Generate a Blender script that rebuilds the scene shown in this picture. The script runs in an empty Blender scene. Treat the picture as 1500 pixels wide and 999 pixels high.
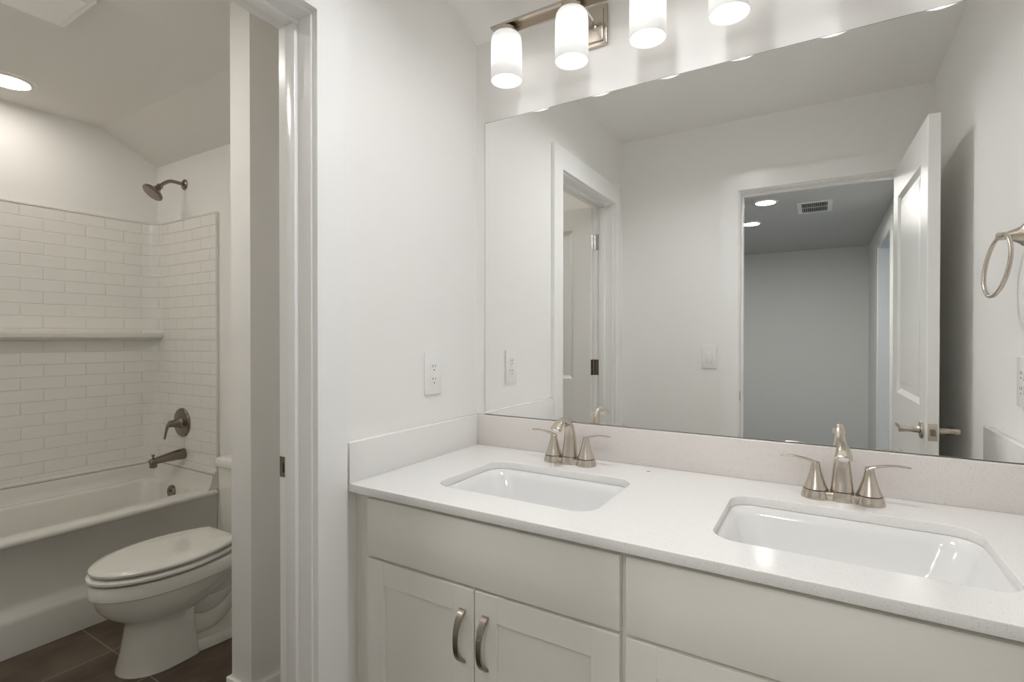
import bpy, bmesh, math, random
from mathutils import Vector, Matrix

# ------------------------------------------------------------------ camera, world, exposure
S = bpy.context.scene
COL = S.collection
cam_data = bpy.data.cameras.new('camera')
cam = bpy.data.objects.new('camera', cam_data)
COL.objects.link(cam)
cam_data.sensor_width = 36.0
cam_data.lens = 750.0 / 1500.0 * 36.0
cam_data.shift_x = -6.4 / 1500.0
cam_data.clip_start = 0.02
cam.location = (1.0253, -1.4513, 1.2784)
cam.rotation_euler = (math.radians(90 - 0.405), math.radians(-0.03), math.radians(30.79))
S.camera = cam
S.view_settings.view_transform = 'Standard'
S.view_settings.look = 'None'
S.view_settings.gamma = 1.0
S.view_settings.use_curve_mapping = False
S.view_settings.exposure = 0.08
S.cycles.max_bounces = 24
S.cycles.diffuse_bounces = 16
S.cycles.glossy_bounces = 8
world = bpy.data.worlds.new('world')
S.world = world
world.use_nodes = True
world.node_tree.nodes['Background'].inputs['Color'].default_value = (0.5, 0.6, 0.75, 1)
world.node_tree.nodes['Background'].inputs['Strength'].default_value = 0.3

SHADE_SIDE = 1.1      # opal glass glow
SHADE_BULB = 3.0      # light leaving the open shade bottoms
BATH_CAN = 34.0
BATH_DOOR_FILL = 105.0
ROOM_FILL = 150.0
HALL_CAN = 270.0
HALL_NEAR_FILL = 150.0
DAYLIGHT_W = 6.0        # added area light for side-room daylight, no window modelled

def area(name, loc, rot, sx, sy, power, color):
    ld = bpy.data.lights.new(name, 'AREA')
    ld.shape = 'RECTANGLE'; ld.size = sx; ld.size_y = sy; ld.energy = power; ld.color = color
    o = bpy.data.objects.new(name, ld); COL.objects.link(o)
    o.location = loc; o.rotation_euler = rot
    return o
# unseen area light for daylight entering the hall from the side room beyond its cased opening
area('daylight', (2.9, -4.6, 1.5), (0, math.radians(90), 0), 1.6, 1.6, DAYLIGHT_W, (0.62, 0.79, 1.0))

# ------------------------------------------------------------------ materials
def new_mat(name):
    m = bpy.data.materials.new(name); m.use_nodes = True
    return m, m.node_tree, m.node_tree.nodes['Principled BSDF']
def srgb(r, g, b):
    f = lambda c: (c/255/12.92) if c/255 <= 0.04045 else ((c/255+0.055)/1.055)**2.4
    return (f(r), f(g), f(b), 1)
def simple(name, col, rough=0.5, metal=0.0, coat=0.0, spec=0.5, bump=None):
    m, nt, p = new_mat(name)
    p.inputs['Base Color'].default_value = col
    p.inputs['Roughness'].default_value = rough
    p.inputs['Metallic'].default_value = metal
    p.inputs['Coat Weight'].default_value = coat
    p.inputs['Coat Roughness'].default_value = 0.05
    p.inputs['Specular IOR Level'].default_value = spec
    tc = nt.nodes.new('ShaderNodeTexCoord')
    n = nt.nodes.new('ShaderNodeTexNoise')
    sc, st = bump if bump else (30.0, 0.0)
    n.inputs['Scale'].default_value = sc
    n.inputs['Detail'].default_value = 3
    nt.links.new(tc.outputs['Object'], n.inputs['Vector'])
    if st > 0:
        b = nt.nodes.new('ShaderNodeBump')
        b.inputs['Strength'].default_value = st
        b.inputs['Distance'].default_value = 0.002
        nt.links.new(n.outputs['Fac'], b.inputs['Height'])
        nt.links.new(b.outputs['Normal'], p.inputs['Normal'])
    # very slight roughness variation
    mr = nt.nodes.new('ShaderNodeMapRange')
    mr.inputs['To Min'].default_value = max(0, rough-0.02); mr.inputs['To Max'].default_value = min(1, rough+0.02)
    nt.links.new(n.outputs['Fac'], mr.inputs['Value'])
    nt.links.new(mr.outputs['Result'], p.inputs['Roughness'])
    return m

M = {}
M['wall'] = simple('wall_paint', (0.87, 0.862, 0.845, 1), 0.55, bump=(120, 0.06), spec=0.35)
M['ceiling'] = simple('ceiling_paint', (0.895, 0.885, 0.86, 1), 0.8, bump=(120, 0.05), spec=0.2)
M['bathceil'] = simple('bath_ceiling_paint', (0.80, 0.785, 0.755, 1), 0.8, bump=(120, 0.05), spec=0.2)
M['grille'] = simple('white_grille', (0.92, 0.92, 0.91, 1), 0.45)
M['trim'] = simple('trim_paint', (0.90, 0.90, 0.89, 1), 0.22, bump=(8, 0.05))
M['door'] = simple('door_paint', (0.85, 0.85, 0.83, 1), 0.25, bump=(60, 0.08))
M['cabinet'] = simple('cabinet_paint', (0.84, 0.825, 0.775, 1), 0.38, bump=(60, 0.04))
M['plastic'] = simple('white_plastic', (0.84, 0.84, 0.82, 1), 0.3)
M['porcelain'] = simple('porcelain', (0.80, 0.79, 0.75, 1), 0.08, coat=0.5)
M['sink'] = simple('sink_porcelain', (0.79, 0.79, 0.785, 1), 0.1, coat=0.5)
M['acrylic'] = simple('tub_acrylic', (0.74, 0.73, 0.69, 1), 0.16, coat=0.3)
M['dark'] = simple('dark_gap', (0.02, 0.018, 0.015, 1), 0.6)
M['black'] = simple('black_rubber', (0.01, 0.01, 0.015, 1), 0.4)
M['chrome'] = simple('chrome', (0.8, 0.8, 0.8, 1), 0.08, metal=1)
M['hallwall'] = simple('hall_wall_paint', (0.80, 0.82, 0.81, 1), 0.7)
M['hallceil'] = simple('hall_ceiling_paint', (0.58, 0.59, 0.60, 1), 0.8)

def brushed(name, col, rough=0.3):
    m, nt, p = new_mat(name)
    p.inputs['Base Color'].default_value = col
    p.inputs['Metallic'].default_value = 1
    p.inputs['Roughness'].default_value = rough
    tc = nt.nodes.new('ShaderNodeTexCoord')
    mp = nt.nodes.new('ShaderNodeMapping'); mp.inputs['Scale'].default_value = (6, 6, 6)
    n = nt.nodes.new('ShaderNodeTexNoise'); n.inputs['Scale'].default_value = 1.0
    mr = nt.nodes.new('ShaderNodeMapRange')
    mr.inputs['To Min'].default_value = rough-0.01; mr.inputs['To Max'].default_value = rough+0.01
    nt.links.new(tc.outputs['Object'], mp.inputs['Vector'])
    nt.links.new(mp.outputs['Vector'], n.inputs['Vector'])
    nt.links.new(n.outputs['Fac'], mr.inputs['Value'])
    nt.links.new(mr.outputs['Result'], p.inputs['Roughness'])
    return m
M['nickel'] = brushed('brushed_nickel', (0.60, 0.54, 0.47, 1), 0.27)
M['nickel_pull'] = brushed('pull_nickel', (0.34, 0.30, 0.26, 1), 0.26)
M['bronze_nickel'] = brushed('shower_nickel', (0.27, 0.23, 0.185, 1), 0.24)

def emit(name, col, strength):
    m, nt, p = new_mat(name)
    p.inputs['Base Color'].default_value = (0.85, 0.85, 0.85, 1)
    p.inputs['Roughness'].default_value = 0.25
    p.inputs['Emission Color'].default_value = col
    p.inputs['Emission Strength'].default_value = strength
    return m
M['bulb'] = emit('bulb_glow', (1.0, 0.97, 0.95, 1), SHADE_BULB)
M['can_bath'] = emit('bath_can_glow', (1.0, 0.94, 0.86, 1), BATH_CAN)
M['fill_room'] = emit('room_fill_glow', (0.985, 0.985, 1.0, 1), ROOM_FILL)
M['fill_bath_door'] = emit('bath_door_fill_glow', (1.0, 0.96, 0.90, 1), BATH_DOOR_FILL)
M['fill_hall_near'] = emit('near_hall_fill_glow', (1.0, 0.97, 0.93, 1), HALL_NEAR_FILL)
M['can_hall'] = emit('hall_can_glow', (1.0, 0.97, 0.93, 1), HALL_CAN)
def shade_mat():
    # opal glass lit from inside: brightest around the bulb, softer towards the cap
    m, nt, p = new_mat('opal_glass')
    p.inputs['Base Color'].default_value = (0.9, 0.9, 0.88, 1)
    p.inputs['Roughness'].default_value = 0.2
    p.inputs['Emission Color'].default_value = (1.0, 0.98, 0.965, 1)
    tc = nt.nodes.new('ShaderNodeTexCoord')
    sp = nt.nodes.new('ShaderNodeSeparateXYZ')
    cr = nt.nodes.new('ShaderNodeFloatCurve')
    mr = nt.nodes.new('ShaderNodeMapRange')
    mr.inputs['From Min'].default_value = 0.0; mr.inputs['From Max'].default_value = 0.145
    c = cr.mapping.curves[0]
    c.points[0].location = (0, 0.16); c.points[1].location = (1, 0.2)
    c.points.new(0.52, 1.0); c.points.new(0.2, 0.3); c.points.new(0.85, 0.42)
    cr.mapping.update()
    mu = nt.nodes.new('ShaderNodeMath'); mu.operation = 'MULTIPLY'; mu.inputs[1].default_value = SHADE_SIDE
    nt.links.new(tc.outputs['Object'], sp.inputs[0])
    nt.links.new(sp.outputs['Z'], mr.inputs['Value'])
    nt.links.new(mr.outputs['Result'], cr.inputs['Value'])
    nt.links.new(cr.outputs['Value'], mu.inputs[0])
    nt.links.new(mu.outputs[0], p.inputs['Emission Strength'])
    return m
M['shade'] = shade_mat()

def quartz(name, base, speck, speck2):
    m, nt, p = new_mat(name)
    p.inputs['Roughness'].default_value = 0.12
    tc = nt.nodes.new('ShaderNodeTexCoord')
    def specks(scale, thr, seed):
        v = nt.nodes.new('ShaderNodeTexVoronoi'); v.inputs['Scale'].default_value = scale
        mp = nt.nodes.new('ShaderNodeMapping'); mp.inputs['Location'].default_value = (seed, seed*2, 0)
        nt.links.new(tc.outputs['Object'], mp.inputs['Vector']); nt.links.new(mp.outputs['Vector'], v.inputs['Vector'])
        d = nt.nodes.new('ShaderNodeMath'); d.operation = 'LESS_THAN'; d.inputs[1].default_value = thr
        nt.links.new(v.outputs['Distance'], d.inputs[0])
        sc = nt.nodes.new('ShaderNodeSeparateColor'); nt.links.new(v.outputs['Color'], sc.inputs[0])
        g = nt.nodes.new('ShaderNodeMath'); g.operation = 'GREATER_THAN'; g.inputs[1].default_value = 0.6
        nt.links.new(sc.outputs[0], g.inputs[0])
        k = nt.nodes.new('ShaderNodeMath'); k.operation = 'MULTIPLY'
        nt.links.new(d.outputs[0], k.inputs[0]); nt.links.new(g.outputs[0], k.inputs[1])
        return k
    a = specks(260, 0.26, 1.3); b = specks(420, 0.3, 7.7)
    m1 = nt.nodes.new('ShaderNodeMix'); m1.data_type = 'RGBA'
    m1.inputs['A'].default_value = base; m1.inputs['B'].default_value = speck
    nt.links.new(a.outputs[0], m1.inputs['Factor'])
    m2 = nt.nodes.new('ShaderNodeMix'); m2.data_type = 'RGBA'
    m2.inputs['B'].default_value = speck2
    nt.links.new(m1.outputs['Result'], m2.inputs['A'])
    nt.links.new(b.outputs[0], m2.inputs['Factor'])
    nt.links.new(m2.outputs['Result'], p.inputs['Base Color'])
    return m
M['quartz'] = quartz('white_quartz', (0.82, 0.815, 0.80, 1), (0.70, 0.66, 0.63, 1), (0.85, 0.845, 0.83, 1))
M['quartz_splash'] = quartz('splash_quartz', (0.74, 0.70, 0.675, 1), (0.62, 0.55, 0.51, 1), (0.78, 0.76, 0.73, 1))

def mirror_mat():
    m, nt, p = new_mat('mirror_silver')
    p.inputs['Base Color'].default_value = (0.955, 0.96, 0.95, 1)
    p.inputs['Metallic'].default_value = 1
    p.inputs['Roughness'].default_value = 0.0
    return m
M['mirror'] = mirror_mat()
M['mirror_edge'] = simple('mirror_edge', (0.10, 0.13, 0.12, 1), 0.2)

def surround_mat():
    m, nt, p = new_mat('embossed_tile')
    p.inputs['Base Color'].default_value = (0.84, 0.83, 0.80, 1)
    p.inputs['Roughness'].default_value = 0.16
    p.inputs['Coat Weight'].default_value = 0.3
    p.inputs['Coat Roughness'].default_value = 0.08
    uv = nt.nodes.new('ShaderNodeUVMap'); uv.uv_map = 'UVMap'
    b = nt.nodes.new('ShaderNodeTexBrick')
    b.offset = 0.5
    b.inputs['Scale'].default_value = 1
    b.inputs['Brick Width'].default_value = 0.177
    b.inputs['Row Height'].default_value = 0.0622
    b.inputs['Mortar Size'].default_value = 0.0035
    b.inputs['Mortar Smooth'].default_value = 0.9
    nt.links.new(uv.outputs['UV'], b.inputs['Vector'])
    inv = nt.nodes.new('ShaderNodeMath'); inv.operation = 'SUBTRACT'; inv.inputs[0].default_value = 1
    nt.links.new(b.outputs['Fac'], inv.inputs[1])
    bp = nt.nodes.new('ShaderNodeBump'); bp.inputs['Strength'].default_value = 0.8; bp.inputs['Distance'].default_value = 0.0026
    nt.links.new(inv.outputs[0], bp.inputs['Height'])
    nt.links.new(bp.outputs['Normal'], p.inputs['Normal'])
    return m
M['surround'] = surround_mat()

def floor_mat():
    m, nt, p = new_mat('floor_tile')
    tc = nt.nodes.new('ShaderNodeTexCoord')
    mp = nt.nodes.new('ShaderNodeMapping')
    mp.inputs['Location'].default_value = (1.455 + 0.305*20, 0.507 + 0.61*20, 0)
    nt.links.new(tc.outputs['Object'], mp.inputs['Vector'])
    b = nt.nodes.new('ShaderNodeTexBrick')
    b.offset = 0.0; b.offset_frequency = 1
    b.inputs['Scale'].default_value = 1
    b.inputs['Brick Width'].default_value = 0.305
    b.inputs['Row Height'].default_value = 0.61
    b.inputs['Mortar Size'].default_value = 0.0022
    b.inputs['Mortar Smooth'].default_value = 0.1
    b.inputs['Color1'].default_value = (1, 1, 1, 1); b.inputs['Color2'].default_value = (0.86, 0.86, 0.86, 1)
    nt.links.new(mp.outputs['Vector'], b.inputs['Vector'])
    mp2 = nt.nodes.new('ShaderNodeMapping'); mp2.inputs['Scale'].default_value = (3.0, 1.6, 1)
    nt.links.new(tc.outputs['Object'], mp2.inputs['Vector'])
    n = nt.nodes.new('ShaderNodeTexNoise'); n.inputs['Scale'].default_value = 2.6; n.inputs['Detail'].default_value = 8; n.inputs['Roughness'].default_value = 0.62
    nt.links.new(mp2.outputs['Vector'], n.inputs['Vector'])
    cr = nt.nodes.new('ShaderNodeValToRGB')
    cr.color_ramp.elements[0].position = 0.32; cr.color_ramp.elements[0].color = (0.060, 0.042, 0.028, 1)
    cr.color_ramp.elements[1].position = 0.72; cr.color_ramp.elements[1].color = (0.155, 0.118, 0.084, 1)
    nt.links.new(n.outputs['Fac'], cr.inputs['Fac'])
    mul = nt.nodes.new('ShaderNodeMix'); mul.data_type = 'RGBA'; mul.blend_type = 'MULTIPLY'; mul.inputs['Factor'].default_value = 1
    nt.links.new(cr.outputs['Color'], mul.inputs['A']); nt.links.new(b.outputs['Color'], mul.inputs['B'])
    mx = nt.nodes.new('ShaderNodeMix'); mx.data_type = 'RGBA'
    mx.inputs['B'].default_value = (0.27, 0.23, 0.19, 1)
    nt.links.new(b.outputs['Fac'], mx.inputs['Factor']); nt.links.new(mul.outputs['Result'], mx.inputs['A'])
    nt.links.new(mx.outputs['Result'], p.inputs['Base Color'])
    p.inputs['Roughness'].default_value = 0.45
    return m
M['floor'] = floor_mat()
M['carpet'] = simple('hall_carpet', (0.32, 0.30, 0.27, 1), 0.95, bump=(400, 0.5))

# ------------------------------------------------------------------ mesh helpers
def smooth(me, deg=35):
    for p in me.polygons: p.use_smooth = True
    me.set_sharp_from_angle(angle=math.radians(deg))
def link(name, me, mat, parent=None, loc=None):
    o = bpy.data.objects.new(name, me); COL.objects.link(o)
    if mat is not None: me.materials.append(mat)
    if parent is not None: o.parent = parent
    if loc is not None: o.location = loc
    return o
def obj(name, bm, mat, parent=None, loc=None, deg=35, origin=None):
    if origin is not None:
        bmesh.ops.translate(bm, verts=bm.verts, vec=-Vector(origin))
        loc = origin
    bmesh.ops.recalc_face_normals(bm, faces=bm.faces)
    me = bpy.data.meshes.new(name); bm.to_mesh(me); bm.free()
    smooth(me, deg)
    return link(name, me, mat, parent, loc)
def tag(o, label=None, cat=None, group=None, kind=None):
    if label: o['label'] = label
    if cat: o['category'] = cat
    if group: o['group'] = group
    if kind: o['kind'] = kind
    return o
def empty(name, loc=(0, 0, 0), rz=0.0):
    o = bpy.data.objects.new(name, None); COL.objects.link(o)
    o.empty_display_size = 0.05; o.location = loc; o.rotation_euler = (0, 0, rz)
    return o
def add_bm(bm, other):
    me = bpy.data.meshes.new('tmp'); other.to_mesh(me); other.free(); bm.from_mesh(me); bpy.data.meshes.remove(me)
def box(bm, a, b, bev=0.0, seg=2, mat4=None):
    t = bmesh.new()
    bmesh.ops.create_cube(t, size=1)
    a = Vector(a); b = Vector(b)
    for v in t.verts:
        v.co = Vector([(a[i]+b[i])/2 + v.co[i]*(b[i]-a[i]) for i in range(3)])
    if bev > 0:
        bmesh.ops.bevel(t, geom=t.edges[:], offset=bev, segments=seg, affect='EDGES', profile=0.5)
    if mat4 is not None: t.transform(mat4)
    add_bm(bm, t)
def bx(a, b, bev=0.0, seg=2):
    bm = bmesh.new(); box(bm, a, b, bev, seg); return bm
def loft(bm, rings, cap0=True, cap1=True, closed=True):
    vs = [[bm.verts.new(p) for p in r] for r in rings]
    n = len(rings[0])
    for i in range(len(vs)-1):
        for j in range(n if closed else n-1):
            k = (j+1) % n
            bm.faces.new((vs[i][j], vs[i][k], vs[i+1][k], vs[i+1][j]))
    if cap0: bm.faces.new(vs[0][::-1])
    if cap1: bm.faces.new(vs[-1])
    return vs
def lathe(bm, prof, center=(0, 0, 0), axis='z', n=40, cap0=True, cap1=True, mat4=None):
    """prof: (radius, height) along the axis."""
    rings = []
    for r, h in prof:
        ring = []
        for i in range(n):
            a = 2*math.pi*i/n
            p = Vector((r*math.cos(a), r*math.sin(a), h))
            if axis == 'y': p = Vector((p.x, p.z, p.y))
            if axis == 'x': p = Vector((p.z, p.x, p.y))
            if mat4 is not None: p = mat4 @ p
            ring.append(p + Vector(center))
        rings.append(ring)
    t = bmesh.new(); loft(t, rings, cap0, cap1); add_bm(bm, t)
def bez(pts, n=10):
    """Catmull-Rom through points (tuples of any length)."""
    out = []
    P = [pts[0]] + list(pts) + [pts[-1]]
    for i in range(1, len(P)-2):
        for k in range(n):
            t = k/n
            q = []
            for d in range(len(P[0])):
                a, b, c, e = P[i-1][d], P[i][d], P[i+1][d], P[i+2][d]
                q.append(0.5*((2*b)+(-a+c)*t+(2*a-5*b+4*c-e)*t*t+(-a+3*b-3*c+e)*t**3))
            out.append(tuple(q))
    out.append(tuple(pts[-1]))
    return out
def sweep(bm, path, side, seg=24, power=2.0, cap=True):
    """path: list of (x,y,z,ru,rv); side: fixed sideways vector (ru along it, rv along the normal)."""
    side = Vector(side).normalized()
    rings = []
    for i, p in enumerate(path):
        a = Vector(path[max(0, i-1)][:3]); b = Vector(path[min(len(path)-1, i+1)][:3])
        t = (b-a).normalized()
        nrm = t.cross(side).normalized()
        s = nrm.cross(t).normalized()
        c = Vector(p[:3]); ring = []
        for k in range(seg):
            an = 2*math.pi*k/seg
            cu, su = math.cos(an), math.sin(an)
            e = 2.0/power
            cu = math.copysign(abs(cu)**e, cu); su = math.copysign(abs(su)**e, su)
            ring.append(c + s*cu*p[3] + nrm*su*p[4])
        rings.append(ring)
    t_ = bmesh.new(); loft(t_, rings, cap, cap); add_bm(bm, t_)
def tube(bm, pts, r, seg=20, n=8, side=(1, 0, 0)):
    sweep(bm, [(*q, r, r) for q in bez(pts, n)], side, seg)
def rrect(x0, x1, y0, y1, r, z, n=8):
    r = min(r, (x1-x0)/2-1e-4, (y1-y0)/2-1e-4)
    out = []
    for cx, cy, a0 in ((x1-r, y1-r, 0), (x0+r, y1-r, 90), (x0+r, y0+r, 180), (x1-r, y0+r, 270)):
        for k in range(n+1):
            a = math.radians(a0 + 90*k/n)
            out.append(Vector((cx+r*math.cos(a), cy+r*math.sin(a), z)))
    return out

def struct(name, bm, mat, parent=None, deg=35, **kw):
    o = obj(name, bm, mat, parent, deg=deg, **kw)
    if parent is None: o['kind'] = 'structure'
    return o

# ------------------------------------------------------------------ key dimensions
XR = 1.459          # right wall
YL = -1.518         # opposite (entry) wall
ZC = 2.438          # flat ceiling
ZW = 2.282          # wall height at the mirror wall, where the ceiling slopes down
YB = -0.36          # where the slope starts
TX = -2.416; TY = 0.098; TB = -1.45     # bath room far wall, shower wall, back wall
DY0, DY1 = -0.668, -1.353             # bath door opening in the left wall
DZ = 2.033
EX0, EX1 = 0.649, 1.335               # entry door opening
PX0, PX1, PY = -0.747, -0.632, -0.425 # partition beside the toilet
ZT = 0.9143; YC = -0.573              # worktop

# ------------------------------------------------------------------ structure
bm = bmesh.new(); box(bm, (TX-.1, YL-.12, -.05), (XR+.12, TY+.12, 0))
struct('floor', bm, M['floor'])
bm = bmesh.new(); box(bm, (-3.0, -5.35, -.25), (3.3, YL-.1205, -.001))
box(bm, (-3.0, -6.6, -1.35), (3.3, -5.3, -1.3))      # lower landing of the stairwell beyond
box(bm, (-3.0, -5.36, -1.3), (3.3, -5.35, -.25))
struct('floor_hall', bm, M['carpet'])

# mirror wall and its neighbour in the toilet room
struct('wall_back', bx((-.12, 0, 0), (XR+.12, .12, ZC+.1)), M['wall'])
struct('wall_shower', bx((TX-.12, TY, 0), (-.12, TY+.12, ZC+.1)), M['wall'])
struct('wall_tub', bx((TX-.12, TB-.12, 0), (TX, TY, ZC+.1)), M['wall'])
struct('wall_bath_rear', bx((TX, TB-.12, 0), (-.12, TB, ZC+.1)), M['wall'])
bm = bmesh.new()
box(bm, (-.12, DY0+.018, 0), (0, 0, ZC+.1))
box(bm, (-.12, YL, 0), (0, DY1-.018, ZC+.1))
box(bm, (-.12, DY1-.018, DZ+.018), (0, DY0+.018, ZC+.1))
struct('wall_left', bm, M['wall'])
struct('wall_right', bx((XR, YL-.12, 0), (XR+.12, 0, ZC+.1)), M['wall'])
bm = bmesh.new()
box(bm, (-.12, YL-.12, 0), (EX0-.018, YL, ZC+.1))
box(bm, (EX1+.018, YL-.12, 0), (XR, YL, ZC+.1))
box(bm, (EX0-.018, YL-.12, DZ+.036), (EX1+.018, YL, ZC+.1))
struct('wall_front', bm, M['wall'])
struct('wall_partition', bx((PX0, PY, 0), (PX1, TY, ZC+.05), 0.0), M['wall'])
bm = bmesh.new(); box(bm, (-.14, TY-.4, 0), (-.12, TY, ZC))

# ceilings: flat part plus the sloped part down to the outside wall
def ceiling(name, x0, x1, y0, yb, y1, z1, mat):
    b = bmesh.new()
    sec = [(y0, ZC), (yb, ZC), (y1, z1), (y1, ZC+.12), (y0, ZC+.12)]
    loft(b, [[Vector((x0, y, z)) for y, z in sec], [Vector((x1, y, z)) for y, z in sec]])
    return struct(name, b, mat, deg=10)
ceiling('ceiling', 0, XR, YL, YB, 0, ZW, M['ceiling'])
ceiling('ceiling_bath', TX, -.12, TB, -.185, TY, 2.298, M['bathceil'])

# hall beyond the entry door
struct('wall_hall_rear', bx((-3.0, -6.5, -1.3), (3.3, -6.38, 2.6)), M['hallwall'])
bm = bmesh.new()
box(bm, (1.535, -3.9, 0), (1.655, YL-.12, 2.6))
box(bm, (1.535, -6.38, -1.3), (1.655, -5.0, 2.6))
box(bm, (1.535, -5.0, 2.2), (1.655, -3.9, 2.6))
struct('wall_hall_right', bm, M['hallwall'])
struct('wall_hall_left', bx((-3.0, -6.4, -1.3), (-2.9, YL-.12, 2.6)), M['hallwall'])
struct('wall_hall_near', bx((-2.9, YL-.14, 0), (-.12, YL-.12, 2.6)), M['hallwall'])
struct('wall_side_room', bx((3.2, -6.4, 0), (3.3, YL-.12, 2.6)), M['hallwall'])
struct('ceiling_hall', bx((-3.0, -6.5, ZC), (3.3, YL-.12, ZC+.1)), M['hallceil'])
bm = bmesh.new()
box(bm, (1.517, -5.09, 0), (1.535, -5.0, 2.29), .002)
box(bm, (1.517, -3.9, 0), (1.535, -3.81, 2.29), .002)
box(bm, (1.517, -5.0, 2.2), (1.535, -3.9, 2.29), .002)
struct('trim_5', bm, M['trim'])

# ---- door casings and jambs
def u_board(b, to3, a0, a1, w, zt, hw, d0, d1):
    """inverted-U casing cut from one outline: inner opening a0..a1, top zt"""
    pts = [(a0-w, 0), (a0-w, zt+hw), (a1+w, zt+hw), (a1+w, 0), (a1, 0), (a1, zt), (a0, zt), (a0, 0)]
    lo = [b.verts.new(to3(a, z, d0)) for a, z in pts]; hi = [b.verts.new(to3(a, z, d1)) for a, z in pts]
    n = len(pts)
    for k in range(n): b.faces.new((lo[k], lo[(k+1) % n], hi[(k+1) % n], hi[k]))
    for v in (lo, hi):
        b.faces.new((v[0], v[1], v[6], v[7])); b.faces.new((v[1], v[2], v[5], v[6])); b.faces.new((v[2], v[3], v[4], v[5]))
def casing_left():
    b = bmesh.new()
    u_board(b, lambda a, z, d: (d, a, z), DY1-.004, DY0+.004, .0865, DZ+.006, .0965, 0, .018)
    return b
struct('trim_1', casing_left(), M['trim'], deg=20)
def jamb_left():
    b = bmesh.new(); t = .018
    box(b, (-.12, DY0, 0), (0, DY0+t, DZ), .0012, 1)
    box(b, (-.12, DY1-t, 0), (0, DY1, DZ), .0012, 1)
    box(b, (-.12, DY1-t, DZ), (0, DY0+t, DZ+t), .0012, 1)
    s = .011; x0, x1 = -.080, -.045      # door stop
    box(b, (x0, DY0-s, 0), (x1, DY0, DZ-s), .002)
    box(b, (x0, DY1, 0), (x1, DY1+s, DZ-s), .002)
    box(b, (x0, DY1, DZ-s), (x1, DY0, DZ), .002)
    return b
jl = struct('trim_2', jamb_left(), M['trim'])
# strike plate let into the jamb
bm = bmesh.new()
box(bm, (-.1185, DY0-.0012, .936), (-.099, DY0, .986), .0005, 1)
sp_ = obj('strike_plate', bm, M['bronze_nickel'], jl)
bm = bmesh.new(); box(bm, (-.107, DY0-.0016, .948), (-.1005, DY0-.0009, .972), .0002, 1)
obj('latch_hole', bm, M['dark'], sp_)

def casing_entry():
    b = bmesh.new()
    u_board(b, lambda a, z, d: (a, YL+d, z), EX0-.005, EX1+.005, .0865, DZ+.024, .0925, 0, .018)
    return b
struct('trim_3', casing_entry(), M['trim'], deg=20)
def jamb_entry():
    b = bmesh.new(); t = .018; z = DZ+.018
    box(b, (EX0-t, YL-.12, 0), (EX0, YL, z), .0012, 1)
    box(b, (EX1, YL-.12, 0), (EX1+t, YL, z), .0012, 1)
    box(b, (EX0-t, YL-.12, z), (EX1+t, YL, z+t), .0012, 1)
    y0, y1 = YL-.09, YL-.045; s = .011
    box(b, (EX0, y0, 0), (EX0+s, y1, z-s), .002)
    box(b, (EX1-s, y0, 0), (EX1, y1, z-s), .002)
    box(b, (EX0, y0, z-s), (EX1, y1, z), .002)
    return b
je = struct('trim_4', jamb_entry(), M['trim'])
bm = bmesh.new(); box(bm, (EX0-.0005, YL-.037, .94), (EX0+.0012, YL-.008, .99), .0005, 1)
obj('strike_plate', bm, M['bronze_nickel'], je)

# ---- baseboards
def bboard(name, segs, h=.09, t=.014):
    b = bmesh.new()
    for a, c in segs: box(b, (min(a[0], c[0]), min(a[1], c[1]), 0), (max(a[0], c[0]), max(a[1], c[1]), h), .003)
    struct(name, b, M['trim'])
t = .014
bboard('baseboard_partition', [((PX0-t, PY-t), (PX1+t, PY)), ((PX0-t, PY), (PX0, TY)), ((PX1, PY), (PX1+t, TY))])
bboard('baseboard_alcove', [((PX1+t, TY-t), (-.12-t, TY)), ((-.12-t, DY0+.1), (-.12, TY))])
bboard('baseboard_shower', [((-1.74, TY-t), (PX0-t, TY))])
bboard('baseboard_bath_rear', [((-1.74, TB), (-.12, TB+t))])
bboard('baseboard_left', [((0, YL+t), (t, DY1-.095))])
bboard('baseboard_front', [((t, YL), (EX0-.095, YL+t))])
bboard('baseboard_right', [((XR-t, YL+.02), (XR, -.535))])

# ---- panelled doors
def door_leaf(name, w, h, panels, parent_loc, rz):
    """Leaf in local coords: hinge edge at x=0, runs to x=w, thickness along y 0..-.035."""
    t = .035
    root = empty(name, parent_loc, rz); root['kind'] = 'structure'
    b = bmesh.new()
    st = .115
    # slab with recessed panels on both faces: frame pieces + thin core
    zs = [0.006]
    for z0, z1 in panels: zs += [z0, z1]
    zs.append(h)
    box(b, (0, -t, .006), (st, 0, h), .0015, 1)
    box(b, (w-st, -t, .006), (w, 0, h), .0015, 1)
    for i in range(0, len(zs), 2):
        box(b, (st-.001, -t, zs[i]), (w-st+.001, 0, zs[i+1]), .0015 if False else 0)
    obj('stile_and_rail', b, M['door'], root)
    for z0, z1 in panels:
        b = bmesh.new()
        x0, x1 = st, w-st
        for sgn in (0, 1):
            yy = lambda d: -d if sgn == 0 else -t+d
            rings = []
            for ins, dep in ((0, 0.0), (.008, .006), (.020, .011), (.028, .011), (.052, .004), (.058, .0035)):
                rings.append([Vector((x0+ins, yy(dep), z0+ins)), Vector((x1-ins, yy(dep), z0+ins)),
                              Vector((x1-ins, yy(dep), z1-ins)), Vector((x0+ins, yy(dep), z1-ins))])
            loft(b, rings, False, True)
        obj('door_panel', b, M['door'], root, deg=20)
    return root
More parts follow.
